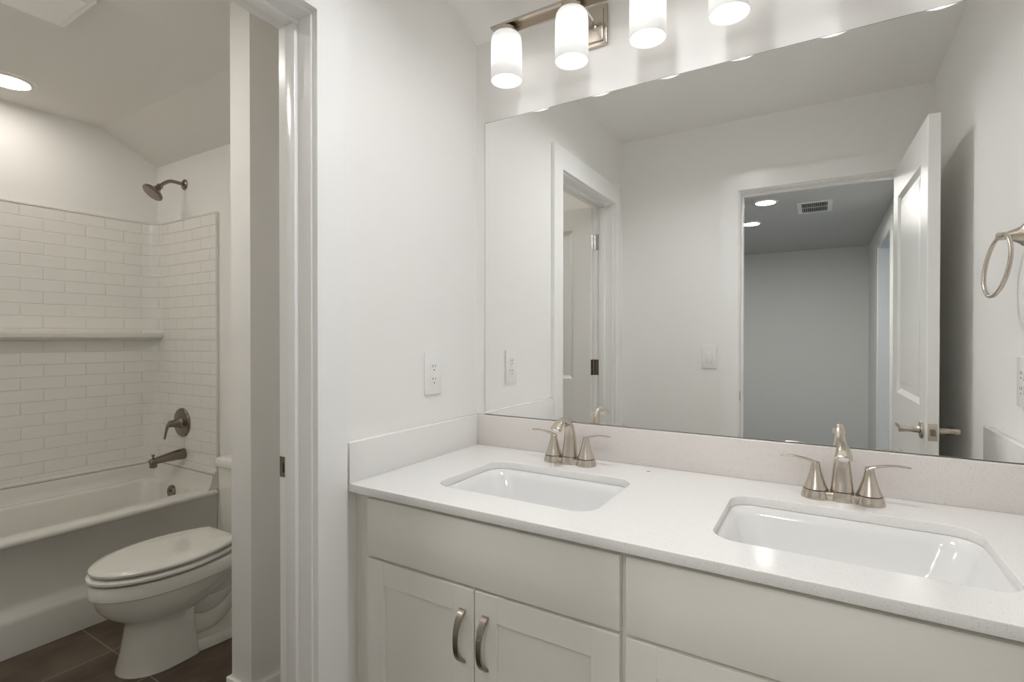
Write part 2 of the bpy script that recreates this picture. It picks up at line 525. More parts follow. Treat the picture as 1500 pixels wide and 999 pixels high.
def lever(bm, sgn, x, z, t=.035, toward=-1):
    """Door lever; sgn +1 = on the y=0 face, -1 = on the y=-t face."""
    y0 = 0 if sgn > 0 else -t
    lathe(bm, [(.031, 0), (.031, .004), (.028, .008), (.014, .010), (.0115, .014), (.0105, .045), (.0125, .050), (.0125, .066), (.010, .068)],
          (x, y0, z), mat4=Matrix.Rotation(math.radians(-90*sgn), 4, 'X'), n=28)
    p = [(x, y0+sgn*.058, z, .010, .008), (x+toward*.03, y0+sgn*.060, z+.001, .009, .006),
         (x+toward*.075, y0+sgn*.062, z+.003, .008, .0045), (x+toward*.112, y0+sgn*.060, z+.001, .0075, .004)]
    sweep(bm, bez(p, 6), (0, 0, 1), 16)
def hinge(bm, z, x=-.001, y=0.0):
    # leaf plates on the door edge side and knuckle
    lathe(bm, [(.006, -.045), (.006, .045)], (x-.004, y+.006, z), n=14)
    for zz in (-.048, .045): lathe(bm, [(.0045, 0), (.0045, .003)], (x-.004, y+.006, z+zz), n=12)

panels = [(0.24, 0.80), (1.035, 1.905)]
# entry door, swung into the room against the right wall, hinged at the right jamb
LW = EX1-EX0+.004
# local +x -> world +y (rotate 90deg), face y=0 -> world x; slightly past square
d2 = door_leaf('door_2', LW+.022, DZ+.009, panels, (1.3105, -1.498, 0), math.radians(90-2.0))
bm = bmesh.new(); lever(bm, 1, LW+.022-.06, .953, toward=-1); obj('door_handle', bm, M['nickel'], d2)
bm = bmesh.new(); lever(bm, -1, LW+.022-.06, .953, toward=-1); obj('door_handle', bm, M['nickel'], d2)
bm = bmesh.new(); box(bm, (LW+.0215, -.0305, .925), (LW+.0232, -.0045, .983), .0006, 1)
lp = obj('latch_plate', bm, M['nickel'], d2)
bm = bmesh.new(); box(bm, (LW+.022, -.024, .943), (LW+.031, -.011, .964), .001, 1); obj('latch_bolt', bm, M['bronze_nickel'], lp)
for zz in (.25, 1.05, 1.80):
    bm = bmesh.new(); hinge(bm, zz, -.006, -.035); box(bm, (-.0015, -.034, zz-.045), (.0, -.002, zz+.045)); obj('hinge', bm, M['nickel'], d2)
# bath door, opened 90 degrees into the bath room, hinged at the far jamb
BW = abs(DY1-DY0)-.006
d1 = door_leaf('door_1', BW, DZ-.004, panels, (-.118, DY1+.003, 0), math.radians(180))
# after 180deg turn the local y=-.035 face looks towards +y (the mirror wall)
bm = bmesh.new(); lever(bm, 1, BW-.06, .953, toward=-1); obj('door_handle', bm, M['nickel'], d1)
bm = bmesh.new(); lever(bm, -1, BW-.06, .953, toward=-1); obj('door_handle', bm, M['nickel'], d1)
for k, (zz, mm) in enumerate(((.28, M['bronze_nickel']), (1.105, M['bronze_nickel']), (1.83, M['chrome']))):
    bm = bmesh.new()
    # plates: one on the leaf's hinge edge, one let into the jamb (world coords converted)
    R_ = Matrix.Rotation(math.radians(-180), 4, 'Z') @ Matrix.Translation(-Vector(d1.location))
    t_ = bmesh.new()
    box(t_, (-.118, DY1+.004, zz-.045), (-.1165, DY1+.037, zz+.045), .0004, 1)
    box(t_, (-.113, DY1, zz-.045), (-.083, DY1+.0015, zz+.045), .0004, 1)
    for dz in (-.03, 0, .03):
        lathe(t_, [(.0035, 0), (.003, .001)], (-.096+.006*(1 if dz else -1), DY1+.0014, zz+dz), axis='y', n=10)
    lathe(t_, [(.0062, -.045), (.0062, .045)], (-.1205, DY1+.001, zz), n=14)
    t_.transform(R_); add_bm(bm, t_)
    h_ = obj('hinge', bm, mm, d1)

# ------------------------------------------------------------------ mirror
mr = empty('wall_mirror', (.038, 0, 1.017))
tag(mr, 'large frameless rectangular mirror above the double vanity', 'mirror')
bm = bmesh.new(); box(bm, (0, -.0049, 0), (1.405, -.0005, .9885)); obj('glass_edge', bm, M['mirror_edge'], mr)
bm = bmesh.new()
loft(bm, [[Vector((.0012, -.0055, .0012)), Vector((1.4038, -.0055, .0012)), Vector((1.4038, -.0055, .9873)), Vector((.0012, -.0055, .9873))],
          [Vector((.0002, -.0045, .0002)), Vector((1.4048, -.0045, .0002)), Vector((1.4048, -.0045, .9883)), Vector((.0002, -.0045, .9883))]])
obj('mirror_glass', bm, M['mirror'], mr, deg=1)

# ------------------------------------------------------------------ vanity cabinets
FY = -.553      # front face of doors and drawer fronts
def shaker_door(x0, x1, z0, z1, parent):
    st = .0565
    b = bmesh.new()
    box(b, (x0, FY, z0), (x0+st, FY+.019, z1), .0012, 1)
    box(b, (x1-st, FY, z0), (x1, FY+.019, z1), .0012, 1)
    box(b, (x0+st-.0005, FY+.0002, z0+.0006), (x1-st+.0005, FY+.019, z0+st), .0004, 1)
    box(b, (x0+st-.0005, FY+.0002, z1-st), (x1-st+.0005, FY+.019, z1-.0006), .0004, 1)
    d = obj('door', b, M['cabinet'], parent, origin=(x0, FY, z0))
    b = bmesh.new(); box(b, (x0+st-.002, FY+.0075, z0+st-.002), (x1-st+.002, FY+.016, z1-st+.002))
    p = obj('recessed_panel', b, M['cabinet'], d); p.location = -Vector((x0, FY, z0))
    return d
def pull(x, z, parent):
    # arched flat bar pull: broad feet on the door, thinner bow in the middle
    b = bmesh.new()
    L = .118; n = 20; rings = []
    for i in range(n+1):
        s = -1 + 2*i/n
        out = .029*(1-abs(s)**2.6) ** .8 if abs(s) < 1 else 0
        th = .0035 + .006*abs(s)**3
        yo = -out; w = .0058 + .0028*abs(s)**3
        zz = s*L/2
        zin = zz*(1-.06*(1-abs(s)))
        yi = min(0.0, yo+th+.004*abs(s))
        if abs(s) > .80: yi = 0.0
        rings.append([Vector((x-w, FY+yo-.001, z+zz)), Vector((x+w, FY+yo-.001, z+zz)),
                      Vector((x+w, FY+yi, z+zin)), Vector((x-w, FY+yi, z+zin))])
    loft(b, rings)
    bmesh.ops.bevel(b, geom=[e for e in b.edges], offset=.0006, segments=1, affect='EDGES')
    o = obj('pull_handle', b, M['nickel_pull'], parent, deg=30)
    o.location = -Vector(parent.location)
    return o
def vanity(x0, x1, fx0, fx1, label, lip):
    root = empty('vanity_cabinet', ((x0+x1)/2, -.27, 0))
    tag(root, label, 'cabinet', 'vanity cabinets under the worktop')
    off = -Vector(root.location)
    def P(name, b, mat):
        o = obj(name, b, mat, root); o.location = off; return o
    b = bmesh.new()
    box(b, (x0, -.515, .10), (x0+.018, -.004, .8935))
    box(b, (x1-.018, -.515, .10), (x1, -.004, .8935))
    box(b, (x0+.018, -.515, .10), (x1-.018, -.004, .118))
    box(b, (x0+.018, -.016, .118), (x1-.018, -.004, .8935))
    P('carcass', b, M['cabinet'])
    b = bmesh.new()
    box(b, (x0, -.534, .10), (fx0+.02, -.5151, .8938))
    box(b, (fx1-.02, -.534, .10), (x1, -.5151, .8938))
    box(b, (fx0+.02, -.534, .855), (fx1-.02, -.5151, .8938))
    box(b, (fx0+.02, -.534, .715), (fx1-.02, -.5151, .75))
    box(b, (fx0+.02, -.534, .10), (fx1-.02, -.5151, .135))
    P('face_frame', b, M['cabinet'])
    P('toe_kick', bx((x0, -.46, 0), (x1, -.445, .0995)), M['cabinet'])
    b = bmesh.new(); box(b, (fx0, FY, .739), (fx1, FY+.0188, .8805), .0015, 2)
    P('false_drawer_front', b, M['cabinet'])
    xm = (fx0+fx1)/2
    for k, (a, c, hx) in enumerate(((fx0, xm-.0015, xm-.030), (xm+.0015, fx1, xm+.030))):
        d = shaker_door(a, c, .12, .7325, root)
        wl = Vector(d.location)
        pull_parent = d
        d.location = wl  # still in world terms for the pull helper
        pull(hx, .627, d)
        d.location = wl + off
    return root
vanity(.018, .7145, .059, .7095, 'greige shaker vanity cabinet nearest the bath door, under the left sink', 0)
vanity(.7147, 1.441, .7215, 1.383, 'greige shaker vanity cabinet under the right sink', 0)
# scribe fillers against the two walls
fl = obj('filler_strip', bx((.0005, -.5335, .0005), (.0175, -.50, .8935), .0008, 1), M['cabinet'])
tag(fl, 'narrow greige filler strip between left vanity cabinet and left wall', 'filler strip')
fl = obj('filler_strip', bx((1.4415, -.5335, .0005), (XR-.0005, -.50, .8935), .0008, 1), M['cabinet'])
tag(fl, 'narrow greige filler strip between right vanity cabinet and right wall', 'filler strip')

# ------------------------------------------------------------------ worktop with two sink cut-outs
SINKS = [(.198, .618, -.468, -.180), (.850, 1.282, -.468, -.170)]
def curve_plate(outer, holes, z0, z1, bev):
    cu = bpy.data.curves.new('plate', 'CURVE'); cu.dimensions = '2D'; cu.fill_mode = 'BOTH'
    cu.extrude = (z1-z0)/2 - bev; cu.bevel_depth = bev; cu.bevel_resolution = 2; cu.offset = -bev
    for loop in [outer] + holes:
        sp = cu.splines.new('POLY'); sp.points.add(len(loop)-1); sp.use_cyclic_u = True
        for i, p in enumerate(loop): sp.points[i].co = (p[0], p[1], 0, 1)
    o = bpy.data.objects.new('plate', cu); COL.objects.link(o)
    bpy.context.view_layer.update()
    dg = bpy.context.evaluated_depsgraph_get()
    me = bpy.data.meshes.new_from_object(o.evaluated_get(dg))
    bpy.data.objects.remove(o)
    for v in me.vertices: v.co.z += (z0+z1)/2
    return me
holes = [[(p.x, p.y) for p in rrect(a, b, c, d, .048, 0, 10)] for a, b, c, d in SINKS]
outer = [(.0005, -.0005), (XR-.0005, -.0005), (XR-.0005, YC), (.0005, YC)]
me = curve_plate(outer, holes, ZT-.020, ZT, .0014)
smooth(me, 30)
wt = empty('worktop', (.73, -.28, ZT-.02))
tag(wt, 'white speckled quartz double-sink worktop with upstands on three walls', 'countertop')
o = link('slab', me, M['quartz'], wt); o.location = -Vector(wt.location)
def WP(name, b, mat):
    q = obj(name, b, mat, wt); q.location = -Vector(wt.location); return q
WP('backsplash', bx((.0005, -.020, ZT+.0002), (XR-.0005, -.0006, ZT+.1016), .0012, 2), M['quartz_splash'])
WP('side_splash', bx((.0006, YC+.0005, ZT+.0002), (.020, -.0203, ZT+.1016), .0012, 2), M['quartz'])
WP('side_splash', bx((XR-.020, YC+.0005, ZT+.0002), (XR-.0006, -.0203, ZT+.1016), .0012, 2), M['quartz'])
WP('dark_mark', bx((.6175, -.0755, ZT-.0002), (.6275, -.0725, ZT+.0006), .0002, 1), M['dark'])

def sink(x0, x1, y0, y1, label):
    root = empty('undermount_sink', ((x0+x1)/2, (y0+y1)/2, ZT-.02-.145))
    tag(root, label, 'sink', 'undermount sinks in the worktop')
    off = -Vector(root.location)
    zt = ZT-.0204
    b = bmesh.new(); e = .006
    spec = [(-.022, .065, 0.0), (-e+.003, .053, 0.0), (0.004, .050, -.002), (.014, .05, -.02), (.030, .055, -.07), (.044, .06, -.11), (.062, .06, -.128), (.09, .05, -.134)]
    rings = []
    for ins, r, dz in spec: rings.append(rrect(x0+ins, x1-ins, y0+ins*.8, y1-ins*.8, r, zt+dz, 8))
    cx, cy = (x0+x1)/2, (y0+y1)/2
    n = len(rings[0]); 
    rings.append([Vector((cx+.06*math.cos(0)*0 + (p.x-cx)*.3, cy+(p.y-cy)*.3, zt-.140)) for p in rings[-1]])
    inner = list(rings)
    outer_r = [rrect(x0+ins-.006, x1-ins+.006, y0+ins*.8-.006, y1-ins*.8+.006, r, zt+dz-.008, 8) for ins, r, dz in reversed(spec[1:])]
    loft(b, [rings[0]]+inner[1:], False, True)
    loft(b, [rings[0]] + [rrect(x0-.022, x1+.022, y0-.018, y1+.018, .065, zt-.008, 8)] + outer_r[::-1][0:], False, True)
    o = obj('basin', b, M['sink'], root, deg=50); o.location = off
    b = bmesh.new()
    lathe(b, [(.031, 0), (.031, .002), (.024, .003), (.022, .0005), (.021, .0005), (.019, .006), (.012, .009)], (cx, cy, zt-.1400), n=32)
    o = obj('drain', b, M['nickel'], root); o.location = off
    b = bmesh.new()
    return root
sink(*SINKS[0], 'white rectangular undermount sink nearest the bath door, below the left faucet')
sink(*SINKS[1], 'white rectangular undermount sink on the right, below the right faucet')

# ------------------------------------------------------------------ faucets
def faucet():
    root = empty('faucet', (0, 0, 0))
    # deck body: two flared bases joined by a low bridge
    b = bmesh.new()
    box(b, (-.05, -.018, 0), (.05, .018, .017), .003, 2)
    sweep(b, bez([(0, 0, 0, .0235, .024), (0, 0, .008, .0228, .0235), (0, .0, .0205, .0222, .022)], 4), (1, 0, 0), 32, 2.6)
    obj('deck_plate', b, M['nickel'], root)
    for s in (-1, 1):
        b = bmesh.new()
        lathe(b, [(.0298, 0), (.0298, .002), (.0275, .010), (.0258, .0185), (.0240, .0195)], (s*.0508, 0, 0), n=40)
        hb = obj('handle_base', b, M['nickel'], root)
        b = bmesh.new(); lathe(b, [(.0249, .0186), (.0249, .0206)], (s*.0508, 0, 0), n=40)
        obj('ring', b, M['black'], hb)
        b = bmesh.new()
        lathe(b, [(.0246, .0204), (.0242, .022), (.0205, .031), (.0168, .042), (.0134, .054), (.0110, .063), (.0096, .071), (.0090, .0775), (.0078, .0805), (.004, .0815)], (s*.0508, 0, 0), n=40)
        sweep(b, bez([(s*.046, 0, .074, .0088, .0048), (s*.056, 0, .0800, .0086, .0034), (s*.075, 0, .0855, .0076, .0024), (s*.098, 0, .0885, .0068, .0020), (s*.120, 0, .0875, .0058, .0019), (s*.1235, 0, .0868, .003, .001)], 6), (0, 1, 0), 20, 2.6)
        obj('lever_handle', b, M['nickel'], root)
    b = bmesh.new()
    path = [(0, .000, .0205, .0222, .0205), (0, .002, .050, .0196, .0165), (0, .002, .080, .0165, .0140), (0, -.004, .105, .0132, .0120),
            (0, -.018, .1215, .0105, .0104), (0, -.037, .1285, .0092, .0094), (0, -.056, .1275, .0110, .0088), (0, -.073, .1215, .0140, .0088), (0, -.087, .1125, .0160, .0092), (0, -.090, .1095, .0160, .0092)]
    sweep(b, bez(path, 6), (1, 0, 0), 32, 2.3)
    sp = obj('spout', b, M['nickel'], root)
    b = bmesh.new()
    mt = Matrix.Translation((0, -.0895, .1100)) @ Matrix.Rotation(math.radians(150), 4, 'X')
    lathe(b, [(.0088, 0), (.0088, .003), (.007, .0035)], n=24, mat4=mt)
    obj('aerator', b, M['plastic'], sp)
    b = bmesh.new()
    return root
def copy_tree(o, parent=None):
    c = o.copy(); COL.objects.link(c)
    if parent is not None: c.parent = parent
    for ch in list(o.children): copy_tree(ch, c)
    return c
f1 = faucet(); f1.location = (.400, -.100, ZT+.0003)
f2 = copy_tree(f1); f2.location = (1.066, -.096, ZT+.0003)
tag(f1, 'brushed nickel two-handle faucet behind the left sink', 'faucet', 'two-handle faucets on the worktop')
tag(f2, 'brushed nickel two-handle faucet behind the right sink', 'faucet', 'two-handle faucets on the worktop')

# ------------------------------------------------------------------ vanity lights
def vanity_light():
    root = empty('vanity_light', (0, 0, 0))     # origin on the wall at plate centre
    b = bmesh.new(); box(b, (-.073, -.014, -.060), (.073, -.0006, .060), .003, 2)
    box(b, (-.064, -.024, -.051), (.064, -.014, .051), .004, 2)
    pl = obj('back_plate', b, M['nickel'], root)
    for sx, sz in ((.042, -.012), (-.042, -.012)):
        b = bmesh.new(); lathe(b, [(.0045, 0), (.0045, .003), (.003, .006), (.001, .007)], (sx, -.0242, sz), mat4=Matrix.Rotation(math.radians(90), 4, 'X'), n=16)
        obj('screw', b, M['chrome'], pl)
    for s in (-1, 1):
        b = bmesh.new(); tube(b, [(s*.035, -.024, .012), (s*.026, -.065, .023), (s*.018, -.094, .031)], .0042, 14, 4)
        obj('arm', b, M['chrome'], root)
    b = bmesh.new()
    box(b, (-.268, -.120, .029), (.268, -.086, .037), .0015, 2)
    box(b, (-.266, -.091, .012), (.266, -.086, .031), .001, 1)
    obj('bar', b, M['nickel'], root)
    for i in (-1, 0, 1):
        x = i*.2205
        b = bmesh.new()
        lathe(b, [(.012, .030), (.014, .027), (.030, .022), (.033, .016), (.033, .0075)], (x, -.102, 0), n=32)
        obj('socket_cup', b, M['nickel'], root)
        b = bmesh.new()
        # outer skin, rounded shoulder, open bottom, inner skin
        lathe(b, [(.018, .145), (.032, .1445), (.041, .140), (.0455, .132), (.0470, .121), (.0482, .0), (.0470, -.0008), (.0457, .0), (.0445, .118), (.040, .133)], (0, 0, 0), n=48, cap1=True)
        sh = obj('glass_shade', b, M['shade'], root, deg=60); sh.location = (x, -.102, -.136)
        b = bmesh.new(); lathe(b, [(.0455, .004), (.0455, .006)], (0, 0, 0), n=48)
        obj('glowing_bottom', b, M['bulb'], sh)
    return root
v1 = vanity_light(); v1.location = (.4055, 0, 2.207)
v2 = copy_tree(v1); v2.location = (1.0485, 0, 2.207)
tag(v1, 'brushed nickel bar light with three opal glass cylinder shades, above the left sink', 'wall light', 'three-light bars above the mirror')
tag(v2, 'brushed nickel bar light with three opal glass cylinder shades, above the right sink', 'wall light', 'three-light bars above the mirror')

# ------------------------------------------------------------------ outlets, switch, towel ring
def duplex(face_details=True):
    """Plate on x=0 facing +x, centred on origin."""
    root = empty('wall_outlet', (0, 0, 0))
    b = bmesh.new(); box(b, (.0003, -.0395, -.0635), (.0062, .0395, .0635), .0022, 2)
    obj('cover_plate', b, M['plastic'], root)
    for s in (-1, 1):
        b = bmesh.new()
        pts = []
        for k in range(32):
            a = 2*math.pi*k/32
            y, z = .0168*math.cos(a), .0168*math.sin(a)
            z = max(-.0135, min(.0135, z))
            pts.append((y, z))
        loft(b, [[Vector((x, y, z+s*.0195)) for y, z in pts] for x in (.0055, .0078)])
        f = obj('socket', b, M['plastic'], root, deg=40)
        b = bmesh.new()
        for yy, hh in ((-.0062, .0042), (.0062, .0034)):
            box(b, (.0077, yy-.001, s*.0195+.0035-hh), (.0082, yy+.001, s*.0195+.0035+hh))
        lathe(b, [(.0024, .0077), (.0024, .0082)], (0, 0, s*.0195-.0085), axis='x', n=12)
        obj('slot', b, M['dark'], f)
    b = bmesh.new(); lathe(b, [(.003, .006), (.0025, .0075)], axis='x', n=14); obj('screw', b, M['plastic'], root)
    return root
o1 = duplex(); o1.location = (0, -.235, 1.1677)
tag(o1, 'white duplex electrical outlet on the left wall above the side splash', 'outlet')
o2 = copy_tree(o1); o2.location = (XR, -.293, 1.1677); o2.rotation_euler = (0, 0, math.pi)
tag(o2, 'white duplex electrical outlet on the right wall, seen at the mirror edge', 'outlet')

sw = empty('light_switch', (.495, YL, 1.172))
tag(sw, 'white rocker light switch on the wall beside the entry door casing', 'light switch')
b = bmesh.new(); box(b, (-.0395, .0003, -.0635), (.0395, .006, .0635), .0022, 2); obj('cover_plate', b, M['plastic'], sw)
b = bmesh.new(); box(b, (-.0165, .005, -.0335), (.0165, .0085, .0335), .0012, 2); obj('rocker', b, M['plastic'], sw)
for s in (-1, 1):
    b = bmesh.new(); lathe(b, [(.0028, .0055), (.0022, .0068)], (0, 0, s*.048), axis='y', n=12)
    obj('screw', b, M['plastic'], sw)

tr = empty('towel_ring', (XR, -.301, 1.5345))
tag(tr, 'brushed nickel towel ring on the right wall near the mirror', 'towel ring')
b = bmesh.new()
lathe(b, [(.027, -.0003), (.027, -.004), (.022, -.008), (.016, -.018), (.0110, -.032), (.0090, -.036)], (0, 0, 0), axis='x', n=32)
lathe(b, [(.0085, -.030), (.0100, -.036), (.0100, -.050), (.0080, -.054)], (0, 0, 0), axis='x', n=24)
obj('post', b, M['nickel'], tr)
b = bmesh.new()
phi, th, R0 = .0865, .127, .0777
u = Vector((math.sin(phi), math.cos(phi), 0)); w = Vector((math.sin(th)*math.cos(phi), -math.sin(th)*math.sin(phi), math.cos(th)))
nn = u.cross(w).normalized(); cc = Vector((1.4067-XR, 0, 1.4608-1.5345))
rings = []
for i in range(96):
    a = 2*math.pi*i/96
    rad = u*math.cos(a) + w*math.sin(a)
    rings.append([cc + rad*(R0 + .0050*math.cos(2*math.pi*k/14)) + nn*.0050*math.sin(2*math.pi*k/14) for k in range(14)])
loft(b, rings + [rings[0]], False, False)
bmesh.ops.remove_doubles(b, verts=b.verts, dist=1e-6)
obj('ring', b, M['nickel'], tr)

# ------------------------------------------------------------------ bathtub
tub = empty('bathtub', (-2.08, -.66, 0))
tag(tub, 'white alcove bathtub with a straight apron beside the toilet', 'bathtub')
off = -Vector(tub.location)
XF, XB, Y0, Y1 = -1.745, -2.402, TB+.012, TY-.004
bm = bmesh.new()
def tr_ring(xf, xb, y0, y1, r, z): return rrect(xb, xf, y0, y1, r, z, 8)
rings = [tr_ring(XF, XB, Y0, Y1, .004, .0005), tr_ring(XF, XB, Y0, Y1, .004, .130), tr_ring(XF-.004, XB, Y0, Y1, .004, .150),
         tr_ring(XF-.030, XB, Y0, Y1, .004, .172), tr_ring(XF-.032, XB, Y0, Y1, .004, .20), tr_ring(XF-.028, XB, Y0, Y1, .004, .425), tr_ring(XF-.020, XB, Y0, Y1, .004, .433),
         tr_ring(XF-.016, XB, Y0, Y1, .006, .445), tr_ring(XF-.020, XB, Y0+.003, Y1-.003, .008, .456), tr_ring(XF-.030, XB+.006, Y0+.01, Y1-.01, .012, .461),
         tr_ring(-1.855, -2.335, Y0+.10, .040, .10, .461), tr_ring(-1.866, -2.324, Y0+.11, .029, .10, .457), tr_ring(-1.874, -2.316, Y0+.12, .021, .10, .445),
         tr_ring(-1.905, -2.29, Y0+.18, -.005, .12, .25), tr_ring(-1.93, -2.27, Y0+.24, -.07, .13, .13), tr_ring(-1.97, -2.23, Y0+.30, -.11, .12, .095), tr_ring(-2.06, -2.14, Y0+.5, -.25, .03, .09)]
loft(bm, rings, True, True)
o = obj('tub_body', bm, M['acrylic'], tub, deg=50); o.location = off
# raised flange along the walls
bm = bmesh.new()
def lsec(path_pts, sec):
    rr = []
    for (px, py, nx, ny) in path_pts:
        rr.append([Vector((px+nx*d, py+ny*d, z)) for d, z in sec])
    t_ = bmesh.new(); loft(t_, rr); add_bm(bm, t_)
def wallpath(inset, r, y_start, x_end, n=8):
    """plan path hugging the tub wall, inner corner rounded, normals point into the tub"""
    xw, yw = TX+inset, TY-inset
    pts = [(xw, y_start, 1, 0), (xw, yw-r, 1, 0)]
    for k in range(1, n):
        a = math.radians(90*k/n)
        pts.append((xw+r-r*math.cos(a), yw-r+r*math.sin(a), math.cos(a), -math.sin(a)))
    pts += [(xw+r, yw, 0, -1), (x_end, yw, 0, -1)]
    return pts
lsec(wallpath(.0, .05, Y0, -1.772, 8), [(.002, .46), (.062, .458), (.050, .470), (.040, .495), (.034, .525), (.030, .536), (.002, .536)])
o = obj('wall_flange', bm, M['acrylic'], tub, deg=50); o.location = off
bm = bmesh.new()
lathe(bm, [(.040, 0), (.040, -.008), (.036, -.014), (.012, -.017)], (-2.090, .022, .412), axis='y', n=32)
lathe(bm, [(.008, -.012), (.007, -.022)], (-2.090, .022, .424), axis='y', n=16)
o = obj('overflow_plate', bm, M['bronze_nickel'], tub); o.location = off

# ------------------------------------------------------------------ tub surround with shelf
su = empty('tub_surround', (TX+.01, -.66, .54))
tag(su, 'glossy white brick-pattern tub surround wrapping the shower corner', 'tub surround')
off = -Vector(su.location)
SI, SR, SXE, SZ0, SZ1 = .014, .085, -1.766, .545, 1.945
def surround_panel():
    pts = wallpath(SI, SR, Y0, SXE, 12)
    b = bmesh.new()
    uvl = b.loops.layers.uv.new('UVMap')
    ds = [0]
    for i in range(1, len(pts)): ds.append(ds[-1] + math.hypot(pts[i][0]-pts[i-1][0], pts[i][1]-pts[i-1][1]))
    # a vertical joint falls at y = -.172 on the first row: u offset
    u0 = (-.172 - Y0)
    vs = []
    for (x, y, nx, ny) in pts:
        vs.append((b.verts.new((x, y, SZ0)), b.verts.new((x, y, SZ1)), b.verts.new((x-nx*(SI-.001), y-ny*(SI-.001), SZ1)), b.verts.new((x-nx*(SI-.001), y-ny*(SI-.001), SZ0))))
    def quad(a, c, d, e, uvs):
        f = b.faces.new((a, c, d, e))
        for l, w in zip(f.loops, uvs): l[uvl].uv = w
    U = lambda s: (s-u0) + .177*20
    V = lambda z: (z-SZ1) + .0622*40 + 0.0
    for i in range(len(vs)-1):
        quad(vs[i][0], vs[i+1][0], vs[i+1][1], vs[i][1], [(U(ds[i]), V(SZ0)), (U(ds[i+1]), V(SZ0)), (U(ds[i+1]), V(SZ1)), (U(ds[i]), V(SZ1))])
        w = [(.05, .03)]*4
        quad(vs[i][1], vs[i+1][1], vs[i+1][2], vs[i][2], w)
        quad(vs[i][3], vs[i+1][3], vs[i+1][0], vs[i][0], w)
        quad(vs[i][2], vs[i+1][2], vs[i+1][3], vs[i][3], w)
    w = [(.05, .03)]*4
    quad(*vs[0], w); quad(*vs[-1], w)
    return b
o = obj('tile_panel', surround_panel(), M['surround'], su, deg=40); o.location = off
# top and side edge trim
bm = bmesh.new()
lsec(wallpath(SI, SR, Y0, SXE, 12), [(-.012, SZ1-.001), (.003, SZ1-.001), (.003, SZ1+.006), (-.001, SZ1+.009), (-.012, SZ1+.009)])
box(bm, (SXE-.0008, TY-SI-.002, SZ0), (SXE+.004, TY-.0008, SZ1+.009), .0015, 2)
o = obj('edge_trim', bm, M['acrylic'], su, deg=50); o.location = off
# caulk bead between tub flange and surround
bm = bmesh.new()
lsec(wallpath(SI, SR, Y0, SXE, 12), [(-.01, .5365), (.009, .5365), (.013, .541), (.014, .546), (.012, .552), (.007, .556), (-.01, .557)])
o = obj('bottom_bead', bm, M['acrylic'], su, deg=50); o.location = off
# shelf
bm = bmesh.new()
sh_x0, sh_x1 = TX+SI-.006, TX+SI+.086
pts = [(sh_x0, Y0+.01), (sh_x1, Y0+.01), (sh_x1, TY-SI-.02), (sh_x1-.004, TY-SI+.0), (sh_x0, TY-SI+.0)]
def poly_z(pts, z): return [Vector((x, y, z)) for x, y in pts]
loft(bm, [poly_z(pts, 1.272), poly_z(pts, 1.304)])
bmesh.ops.bevel(bm, geom=bm.edges[:], offset=.007, segments=3, affect='EDGES')
o = obj('ledge_shelf', bm, M['acrylic'], su, deg=50); o.location = off

# ------------------------------------------------------------------ shower fittings
YW = TY-SI
sh = empty('overhead_shower', (-2.105, TY, 2.150))
tag(sh, 'brushed nickel shower head on a curved arm, high on the tub wall', 'shower head')
b = bmesh.new(); lathe(b, [(.030, -.0005), (.030, -.004), (.024, -.009), (.014, -.012)], axis='y', n=32); obj('flange', b, M['bronze_nickel'], sh)
b = bmesh.new(); tube(b, [(0, -.008, 0), (0, -.04, .002), (0, -.075, 0), (0, -.105, -.018), (0, -.130, -.042)], .0095, 18, 6); obj('shower_arm', b, M['bronze_nickel'], sh)
b = bmesh.new()
ax = Vector((0, -.64, -.77)).normalized()
mt = Matrix.Translation((0, -.124, -.036)) @ Vector((0, 0, 1)).rotation_difference(ax).to_matrix().to_4x4()
lathe(b, [(.013, 0), (.0155, .002), (.0155, .016), (.013, .018), (.018, .024), (.018, .030), (.028, .040), (.047, .052), (.053, .058), (.054, .066), (.050, .070), (.046, .071)], mat4=mt, n=40)
hd = obj('spray_head', b, M['bronze_nickel'], sh)
b = bmesh.new(); lathe(b, [(.044, .0705), (.042, .0722)], mat4=mt, n=40)
obj('spray_face', b, M['nickel_pull'], hd)

va = empty('shower_valve', (-2.108, YW, .792))
tag(va, 'round nickel shower valve plate with lever, above the tub spout', 'shower valve')
b = bmesh.new(); lathe(b, [(.082, -.0005), (.082, -.006), (.078, -.011), (.040, -.015), (.036, -.017)], axis='y', n=48); obj('trim_plate', b, M['bronze_nickel'], va)
b = bmesh.new(); lathe(b, [(.034, -.015), (.030, -.022), (.024, -.035), (.020, -.055), (.018, -.070), (.012, -.076)], axis='y', n=32)
sweep(b, bez([(0, -.066, .004, .012, .010), (0, -.078, -.010, .011, .008), (0, -.086, -.035, .0095, .006), (0, -.092, -.065, .0085, .005), (0, -.096, -.082, .007, .004)], 6), (1, 0, 0), 18)
obj('lever_handle', b, M['bronze_nickel'], va)

ts = empty('tub_spout', (-2.092, YW-.0015, .617))
tag(ts, 'nickel tub spout with diverter knob over the bathtub rim', 'tub spout')
b = bmesh.new()
sweep(b, bez([(0, -.0005, .0, .028, .030), (0, -.05, -.003, .026, .027), (0, -.11, -.009, .023, .021), (0, -.155, -.014, .021, .017), (0, -.173, -.018, .018, .014)], 6), (1, 0, 0), 28, 2.4)
lathe(b, [(.017, -.052), (.0185, -.046), (.0185, -.010)], (0, -.157, .004), n=28)
obj('spout_body', b, M['bronze_nickel'], ts)
b = bmesh.new(); lathe(b, [(.004, -.008), (.004, .006), (.008, .008), (.008, .014), (.004, .017)], (0, -.158, .006), n=20)
obj('diverter_knob', b, M['bronze_nickel'], ts)

